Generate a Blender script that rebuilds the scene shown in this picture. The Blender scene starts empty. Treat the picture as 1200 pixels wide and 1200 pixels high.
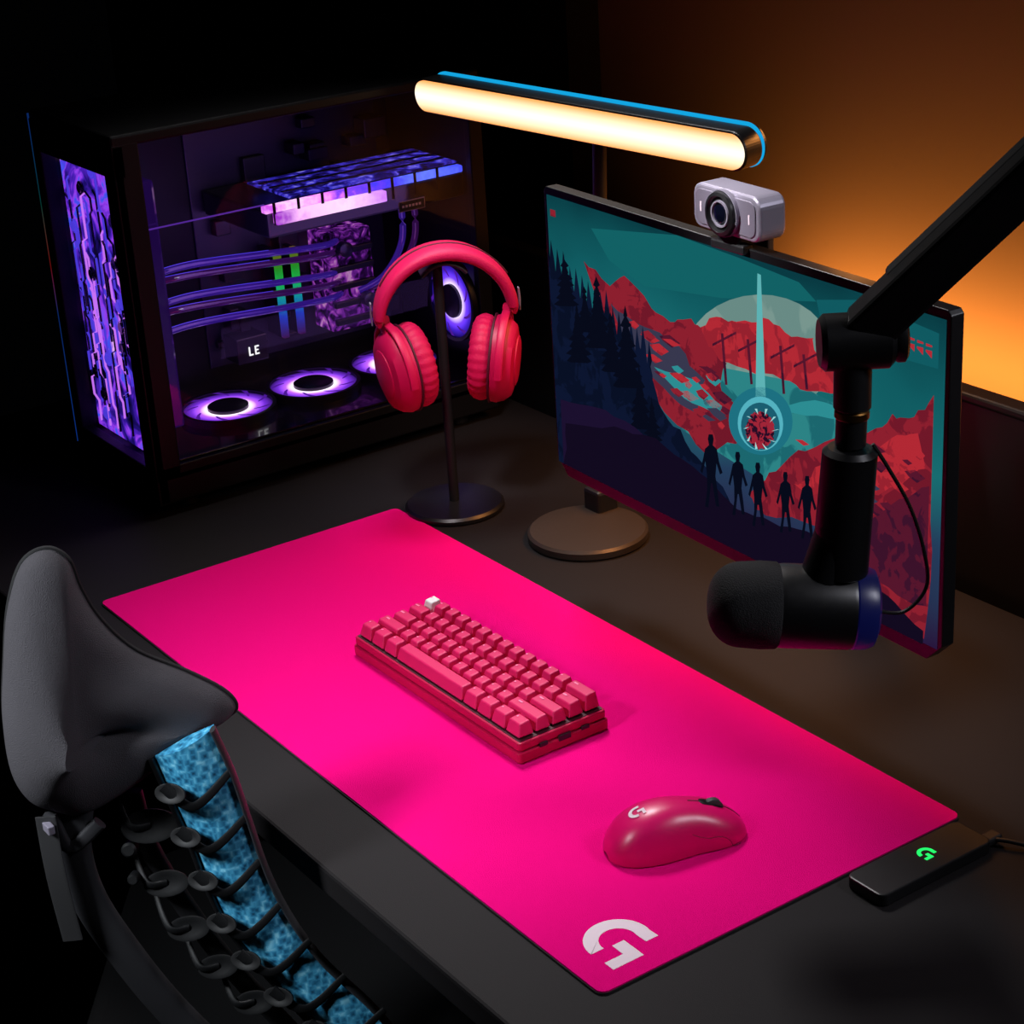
import bpy, math, random
from mathutils import Vector as V, Matrix
random.seed(7)
sc=bpy.context.scene
sc.view_settings.view_transform='Standard'
sc.view_settings.look='None'
# ------------------------------------------------------------ helpers
def lin(c):
    return tuple((x/255/12.92 if x/255<=.04045 else ((x/255+.055)/1.055)**2.4) for x in c)+(1,)
def mat(name,c,rough=.5,metal=0,em=None,es=0,spec=.5,bump=0,bscale=200,coat=0):
    m=bpy.data.materials.new(name);m.use_nodes=True
    nt=m.node_tree;b=nt.nodes['Principled BSDF']
    b.inputs['Base Color'].default_value=lin(c)
    b.inputs['Roughness'].default_value=rough
    b.inputs['Metallic'].default_value=metal
    b.inputs['Specular IOR Level'].default_value=spec
    b.inputs['Coat Weight'].default_value=coat
    if em: 
        b.inputs['Emission Color'].default_value=lin(em);b.inputs['Emission Strength'].default_value=es
    tc=nt.nodes.new('ShaderNodeTexCoord');nz=nt.nodes.new('ShaderNodeTexNoise')
    nz.inputs['Scale'].default_value=bscale;nz.inputs['Detail'].default_value=3
    nt.links.new(tc.outputs['Object'],nz.inputs['Vector'])
    if bump:
        bp=nt.nodes.new('ShaderNodeBump');bp.inputs['Strength'].default_value=bump;bp.inputs['Distance'].default_value=.001
        nt.links.new(nz.outputs['Fac'],bp.inputs['Height']);nt.links.new(bp.outputs['Normal'],b.inputs['Normal'])
    else:
        mr=nt.nodes.new('ShaderNodeMapRange');mr.inputs['To Min'].default_value=max(0,rough-.04);mr.inputs['To Max'].default_value=min(1,rough+.04)
        nt.links.new(nz.outputs['Fac'],mr.inputs['Value']);nt.links.new(mr.outputs['Result'],b.inputs['Roughness'])
    return m
def emat(name,c,s=1):
    m=bpy.data.materials.new(name);m.use_nodes=True;nt=m.node_tree;nt.nodes.clear()
    o=nt.nodes.new('ShaderNodeOutputMaterial');e=nt.nodes.new('ShaderNodeEmission')
    e.inputs[0].default_value=lin(c);e.inputs[1].default_value=s
    nt.links.new(e.outputs[0],o.inputs[0]);return m
def ramp(nt,stops):
    r=nt.nodes.new('ShaderNodeValToRGB')
    el=r.color_ramp.elements
    while len(el)<len(stops): el.new(.5)
    for e,(p,c) in zip(el,stops): e.position=p;e.color=c if len(c)==4 else lin(c)
    return r
def grad_emat(name,axis,lo,hi,stops,s=1,noise=0,nscale=30):
    """emission varying along an object axis; axis 0,1,2 or 'r' (distance from object origin)"""
    m=bpy.data.materials.new(name);m.use_nodes=True;nt=m.node_tree;nt.nodes.clear()
    o=nt.nodes.new('ShaderNodeOutputMaterial');e=nt.nodes.new('ShaderNodeEmission');e.inputs[1].default_value=s
    tc=nt.nodes.new('ShaderNodeTexCoord')
    if axis=='r':
        l=nt.nodes.new('ShaderNodeVectorMath');l.operation='LENGTH';nt.links.new(tc.outputs['Object'],l.inputs[0]);src=l.outputs['Value']
    elif axis=='n':
        l=nt.nodes.new('ShaderNodeTexNoise');l.inputs['Scale'].default_value=nscale;l.inputs['Detail'].default_value=4
        l.inputs['Distortion'].default_value=1.2
        nt.links.new(tc.outputs['Object'],l.inputs['Vector']);src=l.outputs['Fac']
    else:
        sp=nt.nodes.new('ShaderNodeSeparateXYZ');nt.links.new(tc.outputs['Object'],sp.inputs[0]);src=sp.outputs[axis]
    mr=nt.nodes.new('ShaderNodeMapRange');mr.inputs['From Min'].default_value=lo;mr.inputs['From Max'].default_value=hi
    nt.links.new(src,mr.inputs['Value']);r=ramp(nt,stops);v=mr.outputs['Result']
    if noise:
        nz=nt.nodes.new('ShaderNodeTexNoise');nz.inputs['Scale'].default_value=nscale;nt.links.new(tc.outputs['Object'],nz.inputs['Vector'])
        ma=nt.nodes.new('ShaderNodeMath');ma.operation='MULTIPLY_ADD';ma.inputs[1].default_value=noise;nt.links.new(nz.outputs['Fac'],ma.inputs[0])
        ma2=nt.nodes.new('ShaderNodeMath');ma2.operation='SUBTRACT';ma2.inputs[1].default_value=noise/2
        nt.links.new(v,ma.inputs[2]);nt.links.new(ma.outputs[0],ma2.inputs[0]);v=ma2.outputs[0]
    nt.links.new(v,r.inputs[0]);nt.links.new(r.outputs[0],e.inputs[0]);nt.links.new(e.outputs[0],o.inputs[0]);return m
def group(name,loc):
    e=bpy.data.objects.new(name,None);e.location=loc;e.empty_display_size=.05;sc.collection.objects.link(e);return e
def mk(par,name,verts,faces,m,smooth=False,M=None,bevel=0,seg=2,origin=None,sub=0,mats=None,fm=None):
    vs=[V(v) for v in verts]
    if M is not None: vs=[M@v for v in vs]
    if origin is None:
        lo=[min(v[i] for v in vs) for i in range(3)];hi=[max(v[i] for v in vs) for i in range(3)]
        origin=V([(a+b)/2 for a,b in zip(lo,hi)])
        vs=[v-origin for v in vs]
    me=bpy.data.meshes.new(name);me.from_pydata(vs,[],faces);me.update()
    for mm in (mats or [m]): me.materials.append(mm)
    if fm: me.polygons.foreach_set('material_index',fm)
    ob=bpy.data.objects.new(name,me);ob.location=origin;sc.collection.objects.link(ob)
    if par is not None:
        ob.parent=par;ob.matrix_parent_inverse=Matrix.Translation(-V(par.location))
    if bevel:
        b=ob.modifiers.new('b','BEVEL');b.width=bevel;b.segments=seg;b.limit_method='ANGLE';b.angle_limit=math.radians(35)
    if sub:
        s=ob.modifiers.new('s','SUBSURF');s.levels=s.render_levels=sub
    if smooth:
        me.polygons.foreach_set('use_smooth',[True]*len(me.polygons))
        if not sub:
            s=ob.modifiers.new('e','EDGE_SPLIT');s.split_angle=math.radians(38)
    return ob
BF=[(0,3,2,1),(4,5,6,7),(0,1,5,4),(1,2,6,5),(2,3,7,6),(3,0,4,7)]
def box(par,name,c,s,m,bevel=.002,M=None,seg=2,rot=None):
    x,y,z=[k/2 for k in s]
    vs=[V(p) for p in [(-x,-y,-z),(x,-y,-z),(x,y,-z),(-x,y,-z),(-x,-y,z),(x,-y,z),(x,y,z),(-x,y,z)]]
    if rot is not None: vs=[rot@v for v in vs]
    vs=[v+V(c) for v in vs]
    return mk(par,name,vs,BF,m,bevel=bevel,seg=seg,M=M)
def frame(zdir,loc=(0,0,0)):
    q=V(zdir).normalized().to_track_quat('Z','Y');return Matrix.Translation(V(loc))@q.to_matrix().to_4x4()
def lathe(par,name,prof,m,loc=(0,0,0),axis=(0,0,1),M=None,seg=48,sx=1,sy=1,origin=None,mats=None,pm=None,smooth=True):
    vs=[];fs=[];fmi=[]
    ring=abs(prof[0][0]-prof[-1][0])<1e-6 and prof[0][0]>1e-6
    if ring: prof=list(prof)+[prof[0]]
    for r,z in prof:
        for i in range(seg):
            a=2*math.pi*i/seg;vs.append((r*math.cos(a)*sx,r*math.sin(a)*sy,z))
    n=len(prof)
    for k in range(n-1):
        for i in range(seg):
            j=(i+1)%seg;fs.append((k*seg+i,k*seg+j,(k+1)*seg+j,(k+1)*seg+i));fmi.append(pm[k] if pm else 0)
    if not ring:
        if prof[0][0]>1e-6: fs.append(tuple(reversed(range(seg))));fmi.append(pm[0] if pm else 0)
        if prof[-1][0]>1e-6: fs.append(tuple(range((n-1)*seg,n*seg)));fmi.append(pm[-1] if pm else 0)
    T=frame(axis,loc)
    if M is not None: T=M@T
    return mk(par,name,vs,fs,m,smooth=smooth,M=T,mats=mats,fm=fmi)
def cyl(par,name,p0,p1,r,m,r2=None,ch=.0015,M=None,seg=32):
    p0=V(p0);p1=V(p1);L=(p1-p0).length;r2=r if r2 is None else r2;ch=min(ch,r*.4,L*.3)
    return lathe(par,name,[(0,0),(r-ch,0),(r,ch),(r2,L-ch),(r2-ch,L),(0,L)],m,loc=p0,axis=p1-p0,M=M,seg=seg)
def sweep(par,name,pts,w,h,m,ref=(0,0,1),M=None,seg=16,closed=False,p=2,smooth=True,widths=None):
    pts=[V(q) for q in pts];n=len(pts);vs=[];fs=[]
    for i,q in enumerate(pts):
        if closed: t=pts[(i+1)%n]-pts[i-1]
        else: t=pts[min(i+1,n-1)]-pts[max(i-1,0)]
        t.normalize();s=t.cross(V(ref))
        if s.length<1e-4: s=t.cross(V((1,0,0)))
        s.normalize();u=s.cross(t)
        k=widths[i] if widths else 1
        for j in range(seg):
            a=2*math.pi*j/seg;ca,sa=math.cos(a),math.sin(a)
            vs.append(q+s*(w*k/2*math.copysign(abs(ca)**(2/p),ca))+u*(h*k/2*math.copysign(abs(sa)**(2/p),sa)))
    for i in range(n if closed else n-1):
        i2=(i+1)%n
        for j in range(seg):
            k=(j+1)%seg;fs.append((i*seg+j,i2*seg+j,i2*seg+k,i*seg+k))
    if not closed: fs.append(tuple(range(seg)));fs.append(tuple(reversed(range((n-1)*seg,n*seg))))
    return mk(par,name,vs,fs,m,smooth=smooth,M=M)
def spline(P,n=8,closed=False):
    P=[V(p) if len(p)==3 else V((p[0],p[1],0)) for p in P];out=[];N=len(P)
    rng=range(N) if closed else range(N-1)
    for i in rng:
        a,b,c,d=(P[(i-1)%N],P[i],P[(i+1)%N],P[(i+2)%N]) if closed else (P[max(i-1,0)],P[i],P[i+1],P[min(i+2,N-1)])
        for k in range(n):
            t=k/n;out.append(.5*((2*b)+(c-a)*t+(2*a-5*b+4*c-d)*t*t+(3*b-a-3*c+d)*t**3))
    if not closed: out.append(P[-1])
    return out
def prism(par,name,pts,z0,z1,m,M=None,bevel=0,seg=2,smooth=False):
    n=len(pts);vs=[(p[0],p[1],z0) for p in pts]+[(p[0],p[1],z1) for p in pts]
    fs=[tuple(reversed(range(n))),tuple(range(n,2*n))]+[(i,(i+1)%n,n+(i+1)%n,n+i) for i in range(n)]
    return mk(par,name,vs,fs,m,M=M,bevel=bevel,seg=seg,smooth=smooth)
def rrect(w,h,r,n=6,cx=0,cy=0):
    out=[]
    for sx,sy,a0 in ((1,1,0),(-1,1,90),(-1,-1,180),(1,-1,270)):
        for k in range(n+1):
            a=math.radians(a0+90*k/n);out.append((cx+sx*(w/2-r)+r*math.cos(a),cy+sy*(h/2-r)+r*math.sin(a)))
    return out
def glogo(R):
    """stylised letter G as two polygons, centred on 0"""
    o=[];i=[]
    for k in range(25):
        a=math.radians(78+(282-78)*k/24*.96);o.append((R*math.cos(a),R*math.sin(a)));i.append((.56*R*math.cos(a),.56*R*math.sin(a)))
    A=[(.55*R,R)]+o+[(0.05*R,-R),(0.05*R,-.56*R)]+i[::-1]+[(.55*R,.56*R)]
    B=[(.1*R,.12*R),(R,.12*R),(R,-.95*R),(.6*R,-.95*R),(.6*R,-.3*R),(.1*R,-.3*R)]
    return A,B
# ------------------------------------------------------------ materials
M_blk=mat('black_plastic',(20,20,22),.45)
M_blk2=mat('black_satin',(13,13,15),.38)
M_desk=mat('desk_laminate',(27,25,26),.6,bump=.15,bscale=900,spec=.12)
M_pad=mat('pink_cloth',(240,8,126),.95,spec=.03,bump=1.0,bscale=1500)
M_padedge=mat('pad_rubber',(12,10,12),.8)
M_white=mat('white_print',(225,205,215),.7)
M_key=mat('pink_keycap',(212,26,94),.45,spec=.35)
M_keyb=mat('pink_case',(180,10,66),.4,spec=.4)
M_legend=mat('keycap_legend',(255,130,175),.5)
M_esc=mat('white_keycap',(232,228,230),.45)
M_mouse=mat('pink_mouse_shell',(210,6,96),.33,spec=.5)
M_hp=mat('pink_headset',(196,12,76),.45,spec=.4)
M_hp2=mat('pink_leatherette',(200,14,78),.55,bump=.5,bscale=500,spec=.35)
M_steel=mat('brushed_silver',(158,152,168),.35,metal=.5)
M_foam=mat('foam_black',(20,20,22),.95,bump=1.0,bscale=900)
M_brass=mat('brass_thread',(180,130,70),.3,metal=1)
M_fabric=mat('grey_fabric',(74,72,76),.95,bump=1.0,bscale=1200,spec=.1)
M_floor=mat('floor_dark',(14,13,14),.8)
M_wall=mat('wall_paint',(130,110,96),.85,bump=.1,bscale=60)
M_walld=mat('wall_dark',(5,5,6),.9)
# ------------------------------------------------------------ room
def room(name,c,s,m): return box(None,name,c,s,m,bevel=0)
room('floor',(-.6,.0,-.755),(5,5,.05),M_floor)
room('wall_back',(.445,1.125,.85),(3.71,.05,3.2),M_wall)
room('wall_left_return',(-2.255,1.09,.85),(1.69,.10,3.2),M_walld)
# ------------------------------------------------------------ desk
DZ=-.003
g=group('desk',(-.3,.32,-.35))
box(g,'desk_top',(-.3,.3225,DZ-.0135),(2.6,.795,.027),M_desk,bevel=.003)
for i,(x,y) in enumerate([(-1.5,.03),(.9,.03),(-1.5,.62),(.9,.62)]): box(g,'leg_%d'%(i+1),(x,y,-.38),(.06,.06,.70),M_blk)
box(g,'cross_rail',(-.3,.62,-.08),(2.34,.03,.08),M_blk)
g=group('desk_privacy_panel',(-.3,.745,.1))
box(g,'panel',(-.3,.745,-.06),(2.4,.02,.53),M_blk2,bevel=.003)
box(g,'panel_cap',(-.3,.745,.208),(2.4,.026,.01),M_blk2,bevel=.003)
# ------------------------------------------------------------ desk mat
g=group('desk_mat',(-.4575,.1945,0))
prism(g,'cloth_top',rrect(.915,.389,.008,cx=-.4575,cy=.1945),-.0012,0,M_pad)
prism(g,'rubber_base',rrect(.917,.391,.009,cx=-.4575,cy=.1945),-.003,-.0012,M_padedge)
A,B=glogo(.028);T=Matrix.Translation((-.046,.052,0))
prism(g,'logo_arc',A,0,.0002,M_white,M=T);prism(g,'logo_bar',B,0,.0002,M_white,M=T)
# ------------------------------------------------------------ keyboard
g=group('mechanical_keyboard',(-.463,.2,0))
kx,ky=-.6125,.148;KW,KD=.297,.104
prism(g,'case_bottom',rrect(KW,KD,.004,cx=kx+KW/2,cy=ky+KD/2),.001,.012,M_keyb,bevel=.0015)
prism(g,'case_top',rrect(KW-.003,KD-.003,.004,cx=kx+KW/2,cy=ky+KD/2),.013,.0215,M_keyb,bevel=.0015)
prism(g,'plate',rrect(KW-.008,KD-.008,.002,cx=kx+KW/2,cy=ky+KD/2),.012,.0222,mat('plate_dark',(60,3,24),.6))
box(g,'usb_port',(kx+KW,ky+.052,.012),(.002,.014,.006),M_blk,bevel=.0005)
for i in (-1,1): box(g,'side_switch',(kx+KW,ky+.052+i*.024,.013),(.0016,.009,.004),M_blk,bevel=.0004)
rows=[[1]*13+[2],[1.5]+[1]*12+[1.5],[1.75]+[1]*11+[2.25],[2.25]+[1]*10+[2.75],[1.25]*3+[6.25]+[1.25]*4]
U=.01905;vs=[];fs=[];fm=[];lv=[];lf=[];
x0=kx+(KW-15*U)/2;y0=ky+(KD-5*U)/2
prof=[.0395,.0375,.0362,.0362,.0370]
for r,row in enumerate(rows):
    x=x0;yc=y0+(4.5-r)*U
    for ci,wu in enumerate(row):
        cx=x+wu*U/2;x+=wu*U
        bw=wu*U/2-.0009;bd=U/2-.0009;tw=bw-.0026;td=bd-.0030;zt=prof[r];zb=.0238
        n=len(vs);oy=.0008
        for (a,b,z) in [(-bw,-bd,zb),(bw,-bd,zb),(bw,bd,zb),(-bw,bd,zb)]: vs.append((cx+a,yc+b,z))
        for (a,b,z) in [(-tw,-td+oy,zt-.0006),(tw,-td+oy,zt-.0006),(tw,td+oy,zt+.0006),(-tw,td+oy,zt+.0006)]: vs.append((cx+a,yc+b,z))
        for f in BF: fs.append(tuple(n+k for k in f));fm.append(1 if (r==0 and ci==0) else 0)
        if wu<6:
            q=len(lv);lx=cx-tw*.55;ly=yc+td*.35;hw=.0011 if wu<1.3 else .0030
            for a,b in ((-hw,-.0010),(hw,-.0010),(hw,.0010),(-hw,.0010)): lv.append((lx+a,ly+b,zt+.0006))
            lf.append((q,q+1,q+2,q+3))
mk(g,'keycaps',vs,fs,M_key,bevel=.0014,seg=3,mats=[M_key,M_esc],fm=fm)
mk(g,'key_legends',lv,lf,M_legend)
sv=[];sf=[]
for r,row in enumerate(rows):
    x=x0
    for wu in row:
        cx=x+wu*U/2;x+=wu*U;n=len(sv)
        for z in (.0215,.031):
            for a,b in ((-.005,-.005),(.005,-.005),(.005,.005),(-.005,.005)): sv.append((cx+a,y0+(4.5-r)*U+b,z))
        sf+=[tuple(n+k for k in f) for f in BF]
mk(g,'key_switches',sv,sf,M_keyb)
# ------------------------------------------------------------ mouse
MC=V((-.126,.176,.0));Mm=Matrix.Translation(MC)@Matrix.Rotation(math.radians(-18),4,'Z')
g=group('wireless_mouse',MC)
L=.125
def mw(s): # half width, s 0 rear..1 front
    e=max(0,1-abs(2*s-1)**3.2)**(1/2.6)
    return .0318*e*(1-.10*math.exp(-((s-.6)/.16)**2))*(1-.08*s)
def mh(s):
    return .0395*max(0,(1-abs((s-.42)/(.58 if s>.42 else .42))**2.3))**.55*(1-.18*max(0,s-.45)/.55)+.0001
def msurf(x,s):
    w=max(mw(s),1e-4);return .0015+mh(s)*max(0,1-abs(x/w)**2.5)**(1/2.3)
vs=[];fs=[];NS=48;NA=28
for i in range(NS+1):
    s=.5-.5*math.cos(math.pi*i/NS);s=min(max(s,.0015),.9985)
    for j in range(NA+1):
        a=math.pi*j/NA;w=mw(s);h=mh(s);c=math.cos(a);sn=math.sin(a)
        vs.append((-w*math.copysign(abs(c)**(2/2.5),c),(s-.5)*L,.0015+h*sn**(2/2.3)))
for i in range(NS):
    for j in range(NA):
        a=i*(NA+1)+j;fs.append((a,a+NA+1,a+NA+2,a+1))
    fs.append((i*(NA+1),i*(NA+1)+NA,(i+1)*(NA+1)+NA,(i+1)*(NA+1)))
mk(g,'shell',vs,fs,M_mouse,smooth=True,M=Mm)
def onm(x,y,d=.0003): return (x,y,msurf(x,y/L+.5)+d)
M_groove=mat('groove',(70,0,30),.6)
sweep(g,'button_split',[onm(0,y*.001) for y in range(12,60)],.0010,.0006,M_groove,M=Mm,seg=8)
for sg in (-1,1):
    sweep(g,'button_seam',[onm(sg*.0262*min(1,1.02-.004*abs(y-30)*.6),y*.001,.0001) for y in range(6,50)],.0005,.0004,M_groove,M=Mm,seg=6)
sweep(g,'wheel_well',[onm(0,y*.001,.0002) for y in range(22,46,2)],.0100,.0016,M_blk2,M=Mm,seg=12,widths=[.3]+[.9]+[1]*8+[.9,.3])
zt=msurf(0,.034/L+.5)
lathe(g,'scroll_wheel',[(0,-.0034),(.008,-.0034),(.0095,-.0024),(.0095,.0024),(.008,.0034),(0,.0034)],mat('wheel_rubber',(44,44,46),.6),loc=(0,.034,zt-.0052),axis=(1,0,0),M=Mm)
for P_ in glogo(.0068):
    q=[(-p[1]*1.0,p[0]) for p in P_];q=[(p[0],p[1]-.034) for p in q]
    mk(g,'logo',[onm(p[0],p[1],.0007) for p in q],[tuple(range(len(q)))],M_white,M=Mm)
prism(g,'glide_base',[(.9*mw(k/20)*(1),(k/20-.5)*L*.97) for k in range(1,20)]+[(-.9*mw(k/20),(k/20-.5)*L*.97) for k in range(19,0,-1)],0.0,.002,M_blk,M=Mm)
# ------------------------------------------------------------ charging dongle
g=group('wireless_charging_module',(.035,.305,0))
prism(g,'body',rrect(.042,.128,.007,cx=.032,cy=.306),DZ,.0085,M_blk2,bevel=.0015)
Gm=emat('green_led',(40,255,110),1.1);T=Matrix.Translation((.031,.314,.0086))
for i,P_ in enumerate(glogo(.0078)): prism(g,'logo_%d'%i,P_,0,.0002,Gm,M=T)
sweep(g,'cable',spline([(.04,.37,.004),(.06,.385,.004),(.09,.40,.001),(.16,.41,0),(.3,.45,0)]),.004,.004,M_blk)
box(g,'plug',(.044,.376,.0035),(.012,.018,.007),M_blk)
# ------------------------------------------------------------ monitor
MA=math.atan2(-.025,.574);MO=Matrix.Translation((-.317,.4015,.288))@Matrix.Rotation(MA,4,'Z')
XZ=Matrix(((1,0,0,0),(0,0,-1,0),(0,1,0,0),(0,0,0,1))) # (x,y,z)->(x,-z,y): sketch plane to upright, +z toward -Y (viewer)
MS=MO@XZ
W,H=.578,.312
g=group('computer_monitor',(-.317,.45,0))
out=[(-W/2+.004,H/2),(-W/2,H/2-.004),(-W/2,-H/2+.018),(-W/2+.018,-H/2),(W/2-.018,-H/2),(W/2,-H/2+.018),(W/2,H/2-.004),(W/2-.004,H/2)]
prism(g,'housing',out,-.014,.0,M_blk2,M=MS,bevel=.001)
out2=[(p[0]*.82,p[1]*.78) for p in out]
prism(g,'rear_housing',out2,-.036,-.014,M_blk,M=MS,bevel=.006)
cyl(g,'neck_joint',MO@V((-.043,.03,0)),MO@V((-.043,.19,0)),.022,M_blk)
box(g,'neck',(-.36,.60,.16),(.045,.03,.32),M_blk,bevel=.006)
prism(g,'foot',rrect(.12,.10,.02,cx=-.36,cy=.60),DZ,.006,M_blk,bevel=.002)
SW,SH=.568,.290;soy=.007
def S(u,v):
    l=(u-649)/(1108-649);s=l/(.785+.215*l);vt=221+157*l;vb=550+203*l
    t=(v-vt)/(vb-vt);return ((s-.5)*SW,(.5-t)*SH+soy-.004)
def art(name,pts,z,m,clip=True,trace=True):
    q=[S(*p) for p in pts] if trace else pts
    if clip: q=[(min(max(p[0],-SW/2),SW/2),min(max(p[1],-SH/2+soy-.004),SH/2+soy-.004)) for p in q]
    r=[q[0]]
    for p in q[1:]:
        if abs(p[0]-r[-1][0])+abs(p[1]-r[-1][1])>1e-5: r.append(p)
    n=len(r)
    return mk(g,name,[(p[0],p[1],z) for p in r],[tuple(range(n))],m,M=MS)
def jag(pts,amp,n=2):
    for _ in range(n):
        o=[]
        for a,b in zip(pts,pts[1:]):
            o.append(a);o.append(((a[0]+b[0])/2+random.uniform(-amp,amp)*.6,(a[1]+b[1])/2+random.uniform(-amp,amp)))
        o.append(pts[-1]);pts=o;amp*=.55
    return pts
def circ(u,v,ru,rv,n=32): return [(u+ru*math.cos(2*math.pi*k/n),v+rv*math.sin(2*math.pi*k/n)) for k in range(n)]
k=0.0002
sky=grad_emat('screen_sky',2,-.145,.145,[(0,(40,22,60)),(.3,(35,60,90)),(.55,(24,108,112)),(.8,(16,90,96)),(1,(9,58,66))],1,noise=.35,nscale=7)
ob=mk(g,'screen_panel',[(-SW/2,-SH/2+.003,k),(SW/2,-SH/2+.003,k),(SW/2,SH/2+.003,k),(-SW/2,SH/2+.003,k)],[(0,1,2,3)],sky,M=MS)
A_=lambda n,c:emat('screen_'+n,c,.86)
def T_(n,c,c2,sc_=40): return grad_emat('screen_'+n,'n',.35,.65,[(0,c),(.5,c),(.62,c2),(1,c2)],.86,nscale=sc_)
art('art_cloud_1',[(700,262)]+[(800,262),(870,300),(940,330),(960,352),(850,345),(760,330),(720,300)],2*k,A_('c1',(20,104,108)))
art('art_cloud_3',[(960,350),(1010,352),(1100,392),(1100,430),(1040,412),(990,398),(965,372)],2*k,A_('c3',(18,96,104)))
art('art_moon',circ(893,412,86,70),3*k,T_('moon',(112,148,142),(128,160,152),12))
art('art_cloud_2',[(800,440),(850,425),(930,440),(990,470),(1000,520),(900,560),(800,500)],4*k,T_('c2',(48,140,142),(30,110,118),18))
red=T_('red',(150,34,50),(120,26,44));red2=T_('red2',(190,44,56),(160,36,50));red3=T_('red3',(92,24,48),(64,20,46));navy=T_('navy',(14,24,52),(10,18,40),25);navy2=A_('navy2',(8,12,28));teal=A_('teal',(48,150,156));pale=A_('pale',(170,235,235));mid=A_('mid',(60,60,84))
art('art_cliff_left',jag([(690,300),(720,330),(742,322),(765,350),(790,372),(815,368),(838,395),(856,420),(850,455),(880,470),(872,510),(830,530),(780,480),(720,400)],7),5*k,red)
art('art_cliff_left_shade',jag([(720,350),(760,378),(800,400),(830,440),(820,480),(780,450),(740,410)],6),6*k,mid)
art('art_structure',jag([(826,378),(845,366),(868,372),(900,368),(925,385),(958,392),(962,410),(985,432),(1010,440),(1000,460),(960,452),(930,440),(890,432),(850,418),(835,400)],5),7*k,red2)
for (u,v,l) in ((850,385,60),(880,392,52),(918,400,55),(945,410,40)):
    art('art_beam',[(u,v),(u+3,v),(u+7,v+l),(u+4,v+l)],8*k,red3)
    art('art_beam',[(u-10,v+12),(u+18,v-2),(u+18,v+1),(u-10,v+15)],8*k,red3)
art('art_cliff_right',jag([(1097,458),(1075,482),(1050,478),(1020,500),(985,505),(940,520),(905,548),(880,575),(900,600),(960,610),(1000,640),(1040,690),(1093,740),(1097,600)],7),7*k,red)
art('art_cliff_right_lit',jag([(1080,500),(1050,505),(1010,530),(960,540),(935,560),(960,572),(1010,570),(1060,560),(1090,540)],7),8*k,red2)
art('art_cliff_right_shade',jag([(1095,560),(1060,575),(1020,600),(1000,640),(1050,680),(1095,700)],6),9*k,red3)
art('art_streak_1',jag([(900,470),(960,462),(1010,478),(1005,490),(950,480)],3),9*k,teal)
art('art_streak_2',jag([(770,425),(820,440),(850,470),(845,482),(805,462)],3),9*k,teal)
rs=random.Random(3)
for i in range(70):
    reg=rs.choice([(710,840,.9,355,450),(930,1080,.15,505,560),(950,1080,.3,520,590),(760,870,.35,395,450)])
    u=rs.uniform(reg[0],reg[1]);v=rs.uniform(reg[3],reg[4]) if reg[0]>900 else rs.uniform(0,60)+330+(u-700)*.75
    w=rs.uniform(8,26);h=rs.uniform(2,7);m_=rs.choice([red2,red,red3,mid,red3,red2 if u>900 else teal,A_('rose',(196,74,78)) if i<4 else red2])
    art('art_shard',[(u,v),(u+w*.5,v-h*.6+w*.1),(u+w,v+w*.35),(u+w*.6,v+h+w*.3),(u+w*.2,v+h)],(9+ (i%3)*.3)*k,m_)
art('art_beam_light',[(894,318),(898,320),(903,478),(890,475)],10*k,A_('beam',(100,190,192)))
art('art_orb_halo',circ(896,487,38,40),10*k,A_('halo',(32,120,138)))
art('art_orb_ring',circ(896,490,27,32),11*k,A_('ring',(90,190,205)))
art('art_orb_mid',circ(896,493,23,28),11.5*k,A_('ringin',(30,100,120)))
art('art_orb_core',jag(circ(896,497,17,22)+[(913,497)],3,1),12*k,T_('core',(170,40,60),(40,14,40),160))
for i in range(10):
    a=i*.628;art('art_orb_spark',[(896+20*math.cos(a),496+25*math.sin(a)),(899+20*math.cos(a),496+25*math.sin(a)),(896+13*math.cos(a+.15),496+17*math.sin(a+.15))],13*k,pale)
tr=[(645,560),(645,285)]
x=650;y=292
while x<765:
    y=290+(x-650)*.98+random.uniform(-8,8);tr+=[(x,y+18),(x+3,y-10),(x+6,y+14)];x+=7
tr+=jag([(766,425),(775,470),(800,500),(830,545),(860,590),(900,640)],8)
tr+=[(900,680),(700,600)]
art('art_trees',tr,9.9*k,navy)
for (u,v,h,w) in ((668,290,70,16),(705,318,95,20),(738,352,110,22),(690,330,60,14),(752,420,90,16),(720,360,80,16),(680,350,80,18),(766,460,70,14)):
    p=[(u,v)];
    for q in range(1,9): p+=[(u+w*q/9+random.uniform(-2,2),v+h*q/9),(u+w*q/14,v+h*q/9+2)]
    pl=[(2*u-a,b) for a,b in p[1:]][::-1]
    art('art_pine',p+pl,10*k,navy2)
art('art_foreground',jag([(655,556),(660,500),(720,500),(770,512),(815,545),(850,578),(890,602),(930,612),(975,625),(1010,655),(1050,690),(1093,730)],5)+[(1093,760),(1000,712),(900,668),(800,622),(700,578)],12*k,A_('fg',(20,12,34)))
art('art_purple_haze',jag([(655,470),(700,478),(745,500),(790,540),(830,575),(800,590),(700,555),(655,550)],5),11*k,A_('haze',(30,18,50)))
for (u,v,h) in ((837,592,88),(869,600,76),(893,612,76),(926,618,72),(952,624,74)):
    s=h/80.;P_=[(-3,-80),(3,-80),(4.5,-75),(3,-68),(9,-64),(12,-50),(17,-38),(13,-36),(8,-48),(6,-34),(9,-16),(11,0),(6,0),(1,-26),(-1,-26),(-6,2),(-11,1),(-7,-18),(-7,-36),(-9,-50),(-14,-36),(-17,-39),(-12,-54),(-9,-64),(-3,-68),(-4.5,-75)]
    art('art_figure',[(u+a*s*.72,v+b*s) for a,b in P_],14*k,navy2)
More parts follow.
